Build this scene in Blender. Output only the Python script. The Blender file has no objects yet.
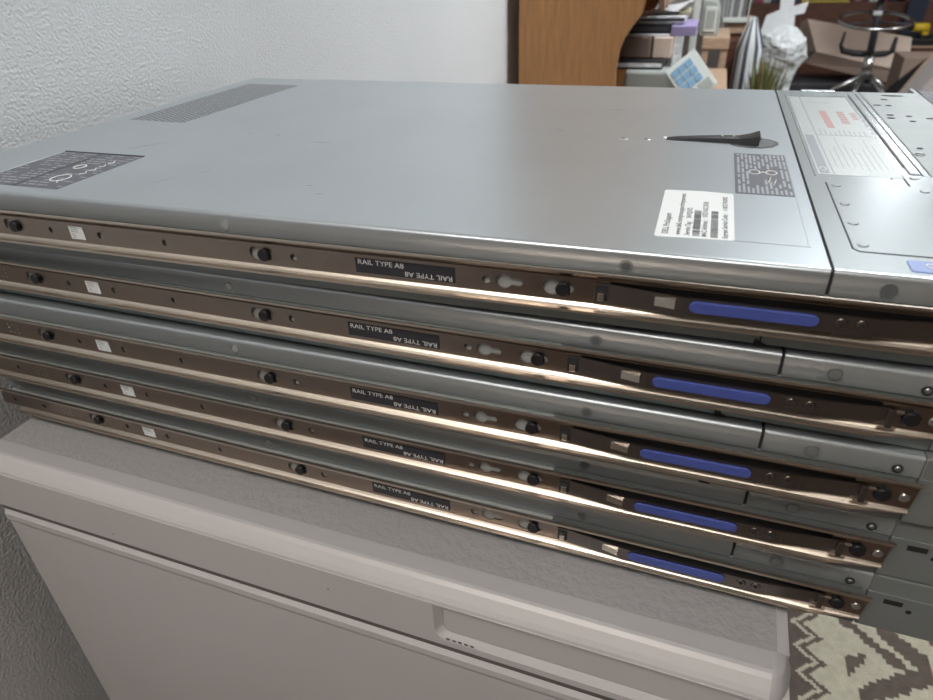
import bpy, bmesh, math, random
from mathutils import Vector, Matrix
from math import pi, sin, cos
C = bpy.context.scene.collection
ZO = 845.0            # floor lies 845 mm below the middle of the topmost slide rail
rnd = random.Random(7)

# ------------------------------------------------------------------ materials
MATS = {}
def mat(name, col, rough=0.5, metal=0.0, bump=0.0, bscale=200.0, var=0.0, vscale=20.0, emit=None, estr=0.0,
        spec=0.5, stretch=None, alpha=None, bdist=0.001, detail=3.0, coat=0.0):
    if name in MATS: return MATS[name]
    m = bpy.data.materials.new(name); m.use_nodes = True
    nt = m.node_tree; b = nt.nodes['Principled BSDF']
    b.inputs['Base Color'].default_value = (*col, 1); b.inputs['Roughness'].default_value = rough
    b.inputs['Metallic'].default_value = metal; b.inputs['Specular IOR Level'].default_value = spec
    b.inputs['Coat Weight'].default_value = coat
    tc = nt.nodes.new('ShaderNodeTexCoord')
    def vec():
        if not stretch: return tc.outputs['Object']
        mp = nt.nodes.new('ShaderNodeMapping'); mp.inputs['Scale'].default_value = stretch
        nt.links.new(tc.outputs['Object'], mp.inputs['Vector']); return mp.outputs['Vector']
    if var > 0:
        n = nt.nodes.new('ShaderNodeTexNoise'); n.inputs['Scale'].default_value = vscale; n.inputs['Detail'].default_value = detail
        nt.links.new(vec(), n.inputs['Vector'])
        r = nt.nodes.new('ShaderNodeMapRange'); r.inputs['From Min'].default_value = .3; r.inputs['From Max'].default_value = .7
        r.inputs['To Min'].default_value = 1 - var; r.inputs['To Max'].default_value = 1 + var
        nt.links.new(n.outputs['Fac'], r.inputs['Value'])
        mx = nt.nodes.new('ShaderNodeVectorMath'); mx.operation = 'SCALE'; mx.inputs[0].default_value = col
        nt.links.new(r.outputs['Result'], mx.inputs['Scale']); nt.links.new(mx.outputs['Vector'], b.inputs['Base Color'])
    if bump > 0:
        n = nt.nodes.new('ShaderNodeTexNoise'); n.inputs['Scale'].default_value = bscale; n.inputs['Detail'].default_value = 2.0
        nt.links.new(vec(), n.inputs['Vector'])
        bp = nt.nodes.new('ShaderNodeBump'); bp.inputs['Strength'].default_value = bump; bp.inputs['Distance'].default_value = bdist
        nt.links.new(n.outputs['Fac'], bp.inputs['Height']); nt.links.new(bp.outputs['Normal'], b.inputs['Normal'])
    if emit:
        b.inputs['Emission Color'].default_value = (*emit, 1); b.inputs['Emission Strength'].default_value = estr
    MATS[name] = m; return m

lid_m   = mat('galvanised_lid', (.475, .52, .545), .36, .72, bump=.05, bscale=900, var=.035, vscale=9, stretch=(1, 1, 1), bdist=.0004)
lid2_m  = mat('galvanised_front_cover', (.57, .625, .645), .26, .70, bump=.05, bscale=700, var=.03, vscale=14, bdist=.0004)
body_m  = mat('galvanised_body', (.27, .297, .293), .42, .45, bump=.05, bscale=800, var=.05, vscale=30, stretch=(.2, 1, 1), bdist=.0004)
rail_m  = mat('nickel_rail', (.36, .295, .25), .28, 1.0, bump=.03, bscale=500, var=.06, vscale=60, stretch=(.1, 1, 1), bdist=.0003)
flange_m = mat('nickel_rail_lit', (.68, .60, .51), .36, 1.0, var=.08, vscale=60, stretch=(.1, 1, 1))  # rail nickel painted lighter where flanges and lips catch the light
arm_m   = mat('spring_steel', (.24, .215, .20), .36, 1.0, var=.04, vscale=80)
bright_m = mat('bright_steel', (.85, .80, .72), .22, 1.0)
rivet_m = mat('zinc_rivet', (.62, .64, .62), .28, .95)
zdot_m = mat('zinc_dot', (.42, .43, .43), .5, .3)
black_m = mat('black_plastic', (.012, .012, .014), .45)
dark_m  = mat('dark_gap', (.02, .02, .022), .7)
blue_m  = mat('blue_plastic', (.07, .10, .36), .38, var=.05, vscale=200)
blue2_m = mat('blue_touch_paint', (.22, .30, .60), .4)
lbl_blk = mat('label_black', (.03, .03, .037), .45)
lbl_wht = mat('label_white', (.74, .77, .77), .5)
lbl_gry = mat('label_grey', (.10, .105, .125), .45)
ink_w   = mat('print_white', (.72, .72, .72), .5)
ink_k   = mat('print_black', (.035, .035, .045), .5)
ink_g   = mat('print_light_grey', (.32, .34, .36), .5)
foil_m  = mat('silver_foil', (.46, .49, .48), .36, .6, bump=.5, bscale=900, var=.12, vscale=700, bdist=.0006)
red_m   = mat('red_print', (.42, .25, .24), .45, .3)
fgrey_m = mat('foil_grey_print', (.30, .32, .34), .4, .5)
scuff_m = mat('scuff', (.16, .17, .18), .5, .4)
plaster = mat('white_plaster', (.70, .715, .725), .75, bump=.6, bscale=320, bdist=.0026, var=.02, vscale=5)
paint_m = mat('painted_wall', (.68, .68, .67), .8, bump=.2, bscale=120)
ceil_m  = mat('white_ceiling', (.84, .84, .84), .8, bump=.1, bscale=80)
floor_m = mat('dark_floor_boards', (.09, .065, .05), .5, var=.3, vscale=14, stretch=(8, 1, 1))
cab_m   = mat('cabinet_enamel', (.56, .54, .535), .38, bump=.04, bscale=300, var=.015, vscale=12)
cabtop_m = mat('cabinet_top_rim', (.46, .455, .46), .40, bump=.04, bscale=300)
cabin_m = mat('cabinet_grained_top', (.36, .355, .36), .48, bump=.9, bscale=190, bdist=.0012, var=.02, vscale=200)
wood_m  = mat('orange_oak', (.46, .225, .085), .5, var=.16, vscale=22, stretch=(6, 6, .5), bump=.1, bscale=200)
woodd_m = mat('brown_wood', (.13, .055, .035), .5, var=.3, vscale=20, stretch=(1, 1, 4))
woodl_m = mat('light_pine', (.42, .29, .20), .5, var=.15, vscale=20, stretch=(1, 5, 5))
pink_m  = mat('pale_wood', (.42, .27, .20), .5, var=.12, vscale=25)
card_m  = mat('cardboard', (.70, .56, .47), .8, var=.05, vscale=12)
cardd_m = mat('cardboard_brown', (.26, .19, .15), .8, var=.06, vscale=12)
grey_p  = mat('grey_plastic', (.36, .38, .36), .5)
greyw_p = mat('offwhite_plastic', (.62, .65, .62), .45)
darkg_p = mat('charcoal_plastic', (.05, .05, .06), .5)
navy_m  = mat('navy_board', (.022, .028, .055), .6)
paper_m = mat('white_paper', (.74, .76, .78), .7, bump=.6, bscale=40, bdist=.01)
bagp_m  = mat('white_plastic_bag', (.72, .76, .76), .4, bump=1.0, bscale=28, bdist=.02, spec=.6)
chrome_m = mat('satin_chrome', (.60, .61, .60), .25, 1.0)
yellow_m = mat('yellow_plastic', (.72, .50, .03), .4)
brass_m = mat('yellow_metal', (.78, .66, .12), .3, .6)
leafg_m = mat('olive_leaf', (.13, .15, .05), .6, var=.4, vscale=30)
leafy_m = mat('dry_leaf', (.34, .30, .15), .6, var=.3, vscale=30)
purple_m = mat('lilac_card', (.32, .27, .47), .6)
rugc_m  = mat('rug_cream', (.37, .345, .265), .95, bump=.8, bscale=420, bdist=.002, var=.10, vscale=90)
rugd_m  = mat('rug_brown', (.085, .065, .052), .95, bump=.8, bscale=420, bdist=.002, var=.15, vscale=90)

def perforated():
    m = bpy.data.materials.new('perforated_sheet'); m.use_nodes = True
    nt = m.node_tree; b = nt.nodes['Principled BSDF']; L = nt.links.new
    b.inputs['Metallic'].default_value = .6; b.inputs['Roughness'].default_value = .4
    tc = nt.nodes.new('ShaderNodeTexCoord'); sp = nt.nodes.new('ShaderNodeSeparateXYZ'); L(tc.outputs['Object'], sp.inputs[0])
    def M(op, a, b_=None, c=None):
        n = nt.nodes.new('ShaderNodeMath'); n.operation = op
        for i, q in enumerate((a, b_, c)):
            if q is None: continue
            if isinstance(q, (int, float)): n.inputs[i].default_value = q
            else: L(q, n.inputs[i])
        return n.outputs[0]
    P = .0048; H = P * .866
    def lattice(ox, oy):
        u = M('SUBTRACT', M('FRACT', M('DIVIDE', M('ADD', sp.outputs[0], ox + 1), 2 * H)), .5)
        v = M('SUBTRACT', M('FRACT', M('DIVIDE', M('ADD', sp.outputs[1], oy + 1), P)), .5)
        return M('SQRT', M('ADD', M('POWER', M('MULTIPLY', u, 2 * H), 2), M('POWER', M('MULTIPLY', v, P), 2)))
    d = M('MINIMUM', lattice(0, 0), lattice(H, P / 2))
    hole = M('LESS_THAN', d, .00175)
    mx = nt.nodes.new('ShaderNodeMix'); mx.data_type = 'RGBA'
    mx.inputs[6].default_value = (.50, .53, .55, 1); mx.inputs[7].default_value = (.035, .035, .038, 1)
    L(hole, mx.inputs[0]); L(mx.outputs[2], b.inputs['Base Color'])
    L(M('MULTIPLY', M('SUBTRACT', 1, hole), .8), b.inputs['Metallic'])
    return m
perf_m = perforated()

# ------------------------------------------------------------------ mesh builder (millimetres in, metres out)
class MB:
    def __init__(s): s.bm = bmesh.new(); s.mats = []
    def mi(s, m):
        if m not in s.mats: s.mats.append(m)
        return s.mats.index(m)
    def merge(s, b2, m, M=None, smooth=False):
        i = s.mi(m)
        if M is not None: bmesh.ops.transform(b2, matrix=M, verts=b2.verts)
        vm = {v: s.bm.verts.new(v.co) for v in b2.verts}
        for f in b2.faces:
            try: nf = s.bm.faces.new([vm[v] for v in f.verts])
            except ValueError: continue
            nf.material_index = i; nf.smooth = smooth
        b2.free()
    def box(s, x0, x1, y0, y1, z0, z1, m, r=0.0, seg=2, M=None):
        b = bmesh.new(); bmesh.ops.create_cube(b, size=1)
        for v in b.verts: v.co = Vector(((x0 + x1) / 2 + v.co.x * (x1 - x0), (y0 + y1) / 2 + v.co.y * (y1 - y0), (z0 + z1) / 2 + v.co.z * (z1 - z0)))
        if r > 0: bmesh.ops.bevel(b, geom=b.edges[:], offset=r, segments=seg, affect='EDGES', profile=.5)
        s.merge(b, m, M, smooth=False); return s
    def prism(s, pts, a0, a1, m, axis='x', M=None, smooth=False, r=0):
        """polygon pts extruded along axis: x -> pts are (y,z); y -> (x,z); z -> (x,y)"""
        def P(p, a):
            return {'x': (a, p[0], p[1]), 'y': (p[0], a, p[1]), 'z': (p[0], p[1], a)}[axis]
        b = bmesh.new()
        A = [b.verts.new(P(p, a0)) for p in pts]; B = [b.verts.new(P(p, a1)) for p in pts]
        n = len(pts)
        b.faces.new(A); b.faces.new(B[::-1])
        for i in range(n): b.faces.new((A[i], B[i], B[(i + 1) % n], A[(i + 1) % n]))
        bmesh.ops.recalc_face_normals(b, faces=b.faces)
        if r: bmesh.ops.bevel(b, geom=b.edges[:], offset=r, segments=2, affect='EDGES', profile=.5)
        s.merge(b, m, M, smooth); return s
    def cyl(s, p0, p1, r0, m, r1=None, n=24, smooth=True, cap=True):
        r1 = r0 if r1 is None else r1
        p0 = Vector(p0); p1 = Vector(p1); d = (p1 - p0).normalized()
        u = d.orthogonal().normalized(); w = d.cross(u)
        b = bmesh.new()
        A = [b.verts.new(p0 + (u * cos(2 * pi * i / n) + w * sin(2 * pi * i / n)) * r0) for i in range(n)]
        B = [b.verts.new(p1 + (u * cos(2 * pi * i / n) + w * sin(2 * pi * i / n)) * r1) for i in range(n)]
        for i in range(n): b.faces.new((A[i], A[(i + 1) % n], B[(i + 1) % n], B[i])).smooth = smooth
        if cap:
            b.faces.new(A[::-1]); b.faces.new(B)
        i_ = s.mi(m); vm = {v: s.bm.verts.new(v.co) for v in b.verts}
        for f in b.faces:
            nf = s.bm.faces.new([vm[v] for v in f.verts]); nf.material_index = i_; nf.smooth = f.smooth
        b.free(); return s
    def tube(s, pts, r, m, n=10, closed=False):
        pts = [Vector(p) for p in pts]; rr = r if isinstance(r, (list, tuple)) else [r] * len(pts)
        N = len(pts); rings = []; i_ = s.mi(m); up = None
        for k, p in enumerate(pts):
            a = pts[(k - 1) % N] if (closed or k > 0) else p; c = pts[(k + 1) % N] if (closed or k < N - 1) else p
            d = (c - a).normalized()
            if up is None: up = d.orthogonal().normalized()
            up = (up - d * up.dot(d)).normalized(); w = d.cross(up)
            rings.append([s.bm.verts.new(p + (up * cos(2 * pi * j / n) + w * sin(2 * pi * j / n)) * rr[k]) for j in range(n)])
        for k in range(N if closed else N - 1):
            A = rings[k]; B = rings[(k + 1) % N]
            for j in range(n):
                f = s.bm.faces.new((A[j], A[(j + 1) % n], B[(j + 1) % n], B[j])); f.material_index = i_; f.smooth = True
        if not closed:
            for R_ in (rings[0][::-1], rings[-1]):
                f = s.bm.faces.new(R_); f.material_index = i_
        return s
    def quad(s, pts, m):
        f = s.bm.faces.new([s.bm.verts.new(p) for p in pts]); f.material_index = s.mi(m); return s
    def curve_mesh(s, cu, m, M):
        o = bpy.data.objects.new('tmp', cu); C.objects.link(o)
        bpy.context.view_layer.update()
        dg = bpy.context.evaluated_depsgraph_get(); me = bpy.data.meshes.new_from_object(o.evaluated_get(dg))
        b = bmesh.new(); b.from_mesh(me); s.merge(b, m, M)
        bpy.data.objects.remove(o); bpy.data.meshes.remove(me); bpy.data.curves.remove(cu)
        return s
    def text(s, body, size, m, M, width=None, thick=0.0, bold=.022):
        """text in its own XY plane (mm); width squeezes it to that length"""
        cu = bpy.data.curves.new('tmp', 'FONT'); cu.body = body; cu.size = size * 1.37; cu.extrude = thick; cu.offset = size * bold
        cu.resolution_u = 3
        o = bpy.data.objects.new('tmp', cu); C.objects.link(o); bpy.context.view_layer.update()
        dg = bpy.context.evaluated_depsgraph_get(); me = bpy.data.meshes.new_from_object(o.evaluated_get(dg))
        b = bmesh.new(); b.from_mesh(me)
        x1 = max(v.co.x for v in b.verts); sx = (width / x1) if width else 1
        s.merge(b, m, M @ Matrix.Diagonal((sx, 1, 1, 1)))
        bpy.data.objects.remove(o); bpy.data.meshes.remove(me); bpy.data.curves.remove(cu); return s
    def plate(s, outer, holes, y0, y1, m):
        """plate in the XZ plane between y0 and y1 with holes cut through"""
        cu = bpy.data.curves.new('tmp', 'CURVE'); cu.dimensions = '2D'; cu.fill_mode = 'BOTH'; cu.extrude = (y1 - y0) / 2
        for poly in [outer] + holes:
            sp = cu.splines.new('POLY'); sp.points.add(len(poly) - 1)
            for p, q in zip(sp.points, poly): p.co = (q[0], q[1], 0, 1)
            sp.use_cyclic_u = True
        M = Matrix(((1, 0, 0, 0), (0, 0, -1, (y0 + y1) / 2), (0, 1, 0, 0), (0, 0, 0, 1)))
        return s.curve_mesh(cu, m, M)
    def build(s, name, parent=None, off=(0, 0, 0), label=None, kind=None, recalc=False, autosmooth=False):
        if recalc: bmesh.ops.recalc_face_normals(s.bm, faces=s.bm.faces)
        T = Matrix.Diagonal((.001, .001, .001, 1)) @ Matrix.Translation(off)
        bmesh.ops.transform(s.bm, matrix=T, verts=s.bm.verts)
        me = bpy.data.meshes.new(name); s.bm.to_mesh(me); s.bm.free()
        for m in s.mats: me.materials.append(m)
        o = bpy.data.objects.new(name, me); C.objects.link(o)
        if parent: o.parent = parent
        if label: o['label'] = label
        if kind: o['kind'] = kind
        return o
def tag(o, label, cat, group=None):
    o['label'] = label; o['category'] = cat
    if group: o['group'] = group
    return o
def empty(name, x, y, z, yaw=0, label=None, cat=None, group=None):
    o = bpy.data.objects.new(name, None); C.objects.link(o); o.empty_display_size = .05
    o.location = (x / 1000, y / 1000, z / 1000); o.rotation_euler = (0, 0, yaw)
    if label: tag(o, label, cat, group)
    return o
def circ(x, z, r, n=20, rz=None):
    rz = rz or r
    return [(x + r * cos(2 * pi * i / n), z + rz * sin(2 * pi * i / n)) for i in range(n)]
def struct(mb, name): return mb.build(name, kind='structure')

# ------------------------------------------------------------------ the room
struct(MB().box(-600, 4200, -2400, 9300, -60, 0, floor_m), 'floor')
struct(MB().box(-600, 4200, -2400, 9300, 2500, 2560, ceil_m), 'ceiling')
struct(MB().box(-260, -150, -2300, 9200, 0, 2500, plaster), 'wall_left')
struct(MB().box(-260, 4100, 9200, 9300, 0, 2500, paint_m), 'wall_back')
struct(MB().box(4100, 4200, -2400, 9300, 0, 2500, mat('brown_painted_wall', (.24, .19, .16), .8)), 'wall_right')
struct(MB().box(-260, 4100, -2400, -2300, 0, 2500, mat('warm_painted_wall', (.20, .17, .15), .8)), 'wall_front')
struct(MB().box(-150, -138, -2300, 1690, 0, 80, mat('skirting_paint', (.6, .6, .58), .5), r=2), 'baseboard_left')

# ------------------------------------------------------------------ rack servers
OFF = (0, 0, 21.7)
STUD = [0.0, 194.1, 370.0, 546.4]
XR0, XF = -105.0, 561.0

def bumps(mb, xs, dark=()):
    for x in xs:
        mb.cyl((x, .25, 13), (x, -.15, 13), 3.4, lid2_m if x not in dark else body_m, n=20)
        mb.cyl((x, -.12, 13), (x, -.3, 13), 2.2, zdot_m if x not in dark else scuff_m, n=16)

def lid_profile():
    p = [(0, 8.3), (0, 18.6)]
    for k in range(1, 6):
        a = pi - k * pi / 12; p.append((2.2 + 2.2 * cos(a), 18.6 + 2.2 * sin(a)))
    p += [(2.2, 20.8), (430.8, 20.8)]
    for k in range(1, 6):
        a = pi / 2 - k * pi / 12; p.append((430.8 + 3.2 * cos(a), 17.6 + 3.2 * sin(a)))
    p += [(434, 17.6), (434, 8.3), (432.8, 8.3), (432.8, 17.4), (430.6, 19.6), (3.4, 19.6), (1.2, 17.4), (1.2, 8.3)]
    return p

def lid_slab(mb, x0, x1, m):
    mb.prism(lid_profile(), x0, x1, m, 'x', smooth=False)

def plan(mb, pts, z0, z1, m, r=0): mb.prism(pts, z0, z1, m, 'z', r=r)

def make_server(top):
    root = empty('rack_server', 0, 0, 0)
    # ---- chassis: folded sheet body with the front drive section
    c = MB()
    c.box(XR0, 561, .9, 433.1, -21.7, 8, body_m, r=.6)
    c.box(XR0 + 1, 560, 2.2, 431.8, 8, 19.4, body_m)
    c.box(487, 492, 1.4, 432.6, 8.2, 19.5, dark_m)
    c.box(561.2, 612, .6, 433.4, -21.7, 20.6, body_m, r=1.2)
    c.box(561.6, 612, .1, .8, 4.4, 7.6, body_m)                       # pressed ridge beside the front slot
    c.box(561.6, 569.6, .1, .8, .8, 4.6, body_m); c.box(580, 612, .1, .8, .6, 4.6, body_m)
    c.box(570.3, 579.4, -.05, 2, .9, 4.3, dark_m)                     # slot
    c.cyl((583.6, .7, -2.2), (583.6, .45, -2.2), 1.5, dark_m, n=16)
    c.box(392, 536, -3.9, -3.2, -6, 5.6, dark_m)                       # added dark plate, gives the opening behind the spring its shade
    c.box(-104, 381, -3.9, 1.0, -5.2, 5.4, mat('added_slot_backing', (.40, .41, .40), .5, .2))  # pale strip added behind the rail to lighten its slots
    c.box(466.0, 466.8, .2, 2, -21.5, -12, dark_m)                    # seam in the lower side
    c.prism([(464, -18.6), (469.5, -21.6), (463.4, -21.6)], .3, 1.2, dark_m, 'y')
    c.cyl((472.5, .9, -15), (472.5, .3, -15), 2.4, body_m, n=16); c.cyl((472.5, .4, -15.2), (472.5, .2, -15.2), 1.2, rivet_m, n=12)
    c.box(-98, -15, .3, 1.2, -14.0, -13.2, lbl_wht)                   # light edge line at the rear
    for x in (-75, 160, 345): c.cyl((x, 1, -15.5), (x, .6, -15.5), 1.3, scuff_m, n=12)
    c.box(612, 622, 4, 430, -21, 20, darkg_p, r=1)                    # drive bay front, outside the picture
    for k in range(10): c.box(622, 627, 8 + k * 42.2, 47 + k * 42.2, -17, 16, darkg_p, r=1.5)
    c.build('chassis', root, OFF)
    # rack ears
    for y0, y1 in ((-24, 2), (432, 458)):
        e = MB(); e.box(608, 612, y0, y1, -21, 20.4, body_m, r=.8); e.box(612, 634, y0 + 1, y1 - 1, -20, 19.4, darkg_p, r=3); e.build('rack_ear', root, OFF)
    # ---- rear details
    for y in (124, 182, 269, 350):
        h = MB(); h.tube([(XR0, y - 9, 13), (XR0 - 9, y - 8, 15.5), (XR0 - 12, y, 16.5), (XR0 - 9, y + 8, 15.5), (XR0, y + 9, 13)], 1.9, black_m, n=8)
        h.box(XR0 - 3, XR0 + 1, y - 12, y + 12, -3, 17, darkg_p, r=.8); h.build('rear_handle', root, OFF)
    # ---- main lid
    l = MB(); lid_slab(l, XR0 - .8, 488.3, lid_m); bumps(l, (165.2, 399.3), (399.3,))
    if top:
        # seam and small fold marks, scuffs
        for x, y, w, a in ((63, 177, 5, .4), (92, 175, 6, .2), (318, 234, 9, .1), (352, 318, 15, .25), (2, 122, 40, .95), (84, 46, 24, 1.0), (100, 70, 12, .9), (190, 58, 6, .3), (205, 44, 7, .5), (140, 160, 22, .05)):
            q = MB
            dx, dy = cos(a) * w / 2, sin(a) * w / 2; t = .5 if w < 30 else .9
            l.quad([(x - dx, y - dy, 20.86), (x, y - t, 20.86), (x + dx, y + dy, 20.86), (x, y + t, 20.86)], scuff_m)
        for x, y in ((370, 216.5), (387, 218)):
            l.cyl((x, y, 20.7), (x, y, 21.1), 4.2, lid_m, r1=3.2, n=20); l.cyl((x, y, 21.05), (x, y, 21.2), 1.4, scuff_m, n=12)
        # raised edge of the label panel
        for (x0, x1, y0, y1) in ((448.2, 448.9, 26, 190), (481.6, 482.2, 26, 101), (448.2, 482.2, 25.3, 26)):
            l.box(x0, x1, y0, y1, 20.6, 21.0, lid_m)
        l.box(481.6, 482.3, 101, 190, 20.6, 21.0, lid_m)
    lid = l.build('top_cover', root, OFF)
    if top:
        v = MB(); v.prism([(-88, 203), (-24, 200), (-18.5, 390), (-86, 392)], 20.5, 20.95, perf_m, 'z'); v.build('vent_grille', lid, OFF, label='grille of small round holes')
        # recessed regulatory label
        g = MB(); g.box(-53, 25.3, 12.5, 93.5, 20.5, 20.92, lbl_gry)
        g.box(-53, 25.3, 93.5, 94.6, 20.5, 21.25, dark_m); g.box(-54, -53, 12, 94.6, 20.5, 21.25, lid_m); g.box(-52.8, -52.1, 12.5, 93.5, 20.5, 21.0, lbl_wht)
        yy = 90
        r2 = random.Random(3)
        for row in range(15):                       # rows of fine print run across the label
            x = -50
            y = 90.5 - row * 5.1
            while x < 22:
                w = r2.uniform(2, 9)
                if r2.random() < .72 and not (x > -22 and x < 4 and 4 < row < 9): g.box(x, min(x + w, 24), y - 1.5, y, 20.6, 20.97, ink_g)
                x += w + r2.uniform(.8, 2.4)
        g.box(-16, -13, 13, 92, 20.6, 20.98, mat('label_dark_band', (.05, .05, .06), .5))
        for cx, cy, rr in ((6, 34, 6.2), (-3, 60, 4)):
            g.tube([(cx + rr * cos(t * pi / 10), cy + rr * 1.2 * sin(t * pi / 10), 20.95) for t in range(20)], .45, ink_w, n=6, closed=True)
        g.tube([(9, 29, 20.95), (13, 24, 20.95)], .45, ink_w, n=6)
        for k in range(4): g.tube([(12, 44 + k * 9, 20.95), (15, 47 + k * 9, 20.95), (12, 51 + k * 9, 20.95)], .4, ink_w, n=6)
        g.build('regulatory_label', lid, OFF, label='grey label of fine print')
        # service label, lines of text run away from the near edge
        s_ = MB(); s_.prism([(409.6, 24), (410.4, 22.8), (447, 25), (448.2, 26.5), (448.6, 97.5), (447.4, 98.6), (430, 100.2), (411, 98.8), (409.8, 97.5)], 20.75, 20.95, lbl_wht, 'z')
        def T(txt, x, y, size, width):
            M = Matrix.Translation((x, y, 21.0)) @ Matrix.Rotation(pi / 2, 4, 'Z')
            s_.text(txt, size, ink_k, M, width)
        T('DELL ProSupport', 416, 27, 3.2, 31)
        T('www.dell.com/prosupport/myservers', 422, 27, 2.9, 66)
        T('Service Tag :', 426.6, 27, 2.8, 21); T('3HYQH72', 426.6, 52, 2.8, 17)
        T('MAC Address :', 434.8, 27, 2.8, 24); T('107D1A2C7A3B', 434.8, 55, 2.8, 26)
        T('Express Service Code :', 444.8, 27, 2.8, 36); T('11872743092', 444.8, 68, 2.6, 24)
        r2 = random.Random(5)
        for bx in (427.9, 436.6):
            y = 27
            while y < 66:
                w = r2.choice((.3, .3, .6, .9)); s_.box(bx, bx + 3.6, y, y + w, 20.9, 21.02, ink_k); y += w + r2.choice((.35, .35, .7))
        s_.build('service_label', lid, OFF, label='white printed label')
        # grey instruction label with rows of print and a little hand drawing
        k_ = MB(); k_.box(449.2, 481.2, 101, 190, 20.6, 20.95, lbl_gry)
        r2 = random.Random(9)
        for col in range(12):
            y = 103; x = 451 + col * 2.55
            while y < 187:
                w = r2.uniform(6, 22)
                if not (458 < x < 476 and 132 < y + w and y < 152): k_.box(x, x + 1.35, y, min(y + w, 188.5), 20.8, 21.0, ink_g)
                y += w + r2.uniform(1.5, 6)
        k_.tube([(461 + 3.2 * cos(t * pi / 8), 146 + 4.5 * sin(t * pi / 8), 21.0) for t in range(16)], .4, ink_w, n=6, closed=True)
        k_.tube([(471 + 3.2 * cos(t * pi / 8), 146 + 4.5 * sin(t * pi / 8), 21.0) for t in range(16)], .4, ink_w, n=6, closed=True)
        k_.tube([(463, 142, 21), (466, 147, 21), (469, 143, 21)], .4, ink_w, n=6)
        k_.tube([(466, 128, 21), (470, 136, 21), (468, 124, 21), (473, 132, 21), (471, 120, 21)], .4, ink_w, n=6)
        k_.build('instruction_label', lid, OFF, label='small dark grey label with rows of white print')
        # release latch: pocket and long black handle
        p_ = MB()
        p_.prism([(447, 212), (452, 208), (460, 205.5), (468, 206), (475, 210), (479.5, 218), (479.5, 226), (474, 233), (466, 237), (456, 237), (449, 232)], 20.75, 20.98, mat('latch_pocket', (.06, .065, .07), .55), 'z')
        p_.prism([(464, 209), (469, 209.4), (474, 214), (477, 219), (476.5, 225), (472, 229), (467, 232)], 20.9, 21.15, mat('latch_pocket_floor', (.16, .17, .17), .4, .5), 'z')
        p_.build('latch_pocket', lid, OFF)
        h_ = MB()
        # side outline swept from the slim tip at the hinge to the flared grip
        st = [(401, 221.8, 3.3, 21.6), (410, 221.8, 3.8, 22.8), (425, 222, 4.5, 23.8), (440, 222, 5.3, 24.6), (452, 221.5, 6.0, 25), (460, 221, 7.6, 26.5), (466, 221, 9.2, 28.4)]
        b = bmesh.new(); rg = []
        for (x, y, w, z) in st:
            rg.append([b.verts.new(p) for p in ((x, y - w, 20.9), (x, y - w * .9, z - .6), (x, y - w * .5, z), (x, y + w * .5, z), (x, y + w * .9, z - .6), (x, y + w, 20.9))])
        for A, B in zip(rg, rg[1:]):
            for j in range(6): b.faces.new((A[j], A[(j + 1) % 6], B[(j + 1) % 6], B[j]))
        b.faces.new(rg[0][::-1]); b.faces.new(rg[-1]); bmesh.ops.recalc_face_normals(b, faces=b.faces)
        h_.merge(b, mat('latch_black', (.03, .031, .035), .42), smooth=False)
        h_.box(399.3, 402, 219, 224.6, 20.8, 22, lbl_wht, r=.4)
        for x in (441, 449): h_.cyl((x, 221.5, 24), (x, 221.5, 25.4), .9, rivet_m, n=10)
        h_.cyl((467, 229, 20.9), (467, 229, 23.5), 1.6, rivet_m, n=12)
        h_.build('release_latch', lid, OFF, label='long black latch handle')
    # ---- front cover
    f = MB(); lid_slab(f, 489.9, 560.8, lid2_m)
    f.cyl((512.8, .2, 13.6), (512.8, -.25, 13.6), 3.6, scuff_m, n=20)
    if not top: f.cyl((512.8, -.2, 13.6), (512.8, -.45, 13.6), 2.6, body_m, n=20)
    fc = f.build('front_cover', root, OFF)
    rv = MB(); rv.cyl((551, .4, 12.2), (551, -.5, 12.2), 2.5, dark_m, n=20); rv.cyl((551, -.4, 12.3), (551, -1.3, 12.3), 1.8, rivet_m, r1=1.1, n=20)
    rv.build('cover_screw', root, OFF)
    if top:
        k = MB(); Z = 20.8
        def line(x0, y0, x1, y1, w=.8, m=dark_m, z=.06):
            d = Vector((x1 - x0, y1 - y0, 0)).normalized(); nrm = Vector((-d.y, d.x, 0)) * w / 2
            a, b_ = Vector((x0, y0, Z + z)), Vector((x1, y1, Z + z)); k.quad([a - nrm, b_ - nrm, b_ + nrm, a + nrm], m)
        # panel pressed into the cover near the front corner
        k.prism([(503.5, 25.5), (501, 28), (501, 133.5), (537.5, 133.5), (538.6, 134), (545.6, 134), (545.6, 157), (560.5, 157), (611, 157), (611, 25.5)], Z - .2, Z + .35, lid2_m, 'z', r=.15)
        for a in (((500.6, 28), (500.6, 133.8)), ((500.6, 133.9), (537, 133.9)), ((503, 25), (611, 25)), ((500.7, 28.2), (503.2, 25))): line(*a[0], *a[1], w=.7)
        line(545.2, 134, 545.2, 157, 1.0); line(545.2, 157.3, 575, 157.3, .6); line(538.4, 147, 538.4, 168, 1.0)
        # long ridge and groove from far to near
        k.box(550.3, 556.2, 160, 421, Z - .2, Z + .7, lid2_m, r=.6)
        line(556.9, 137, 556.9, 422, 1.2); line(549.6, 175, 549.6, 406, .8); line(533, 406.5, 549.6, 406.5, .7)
        for (x, y) in ((505.6, 127.4), (505.6, 93.6), (505.6, 63.2), (505.6, 33), (550.6, 151), (551, 125.5)):
            k.cyl((x, y, Z), (x, y, Z + .75), 2.3, lid2_m, r1=1.9, n=24); k.tube([(x + 2.5 * cos(t * pi / 8), y + 2.5 * sin(t * pi / 8), Z + .36) for t in range(16)], .18, scuff_m, n=5, closed=True)
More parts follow.
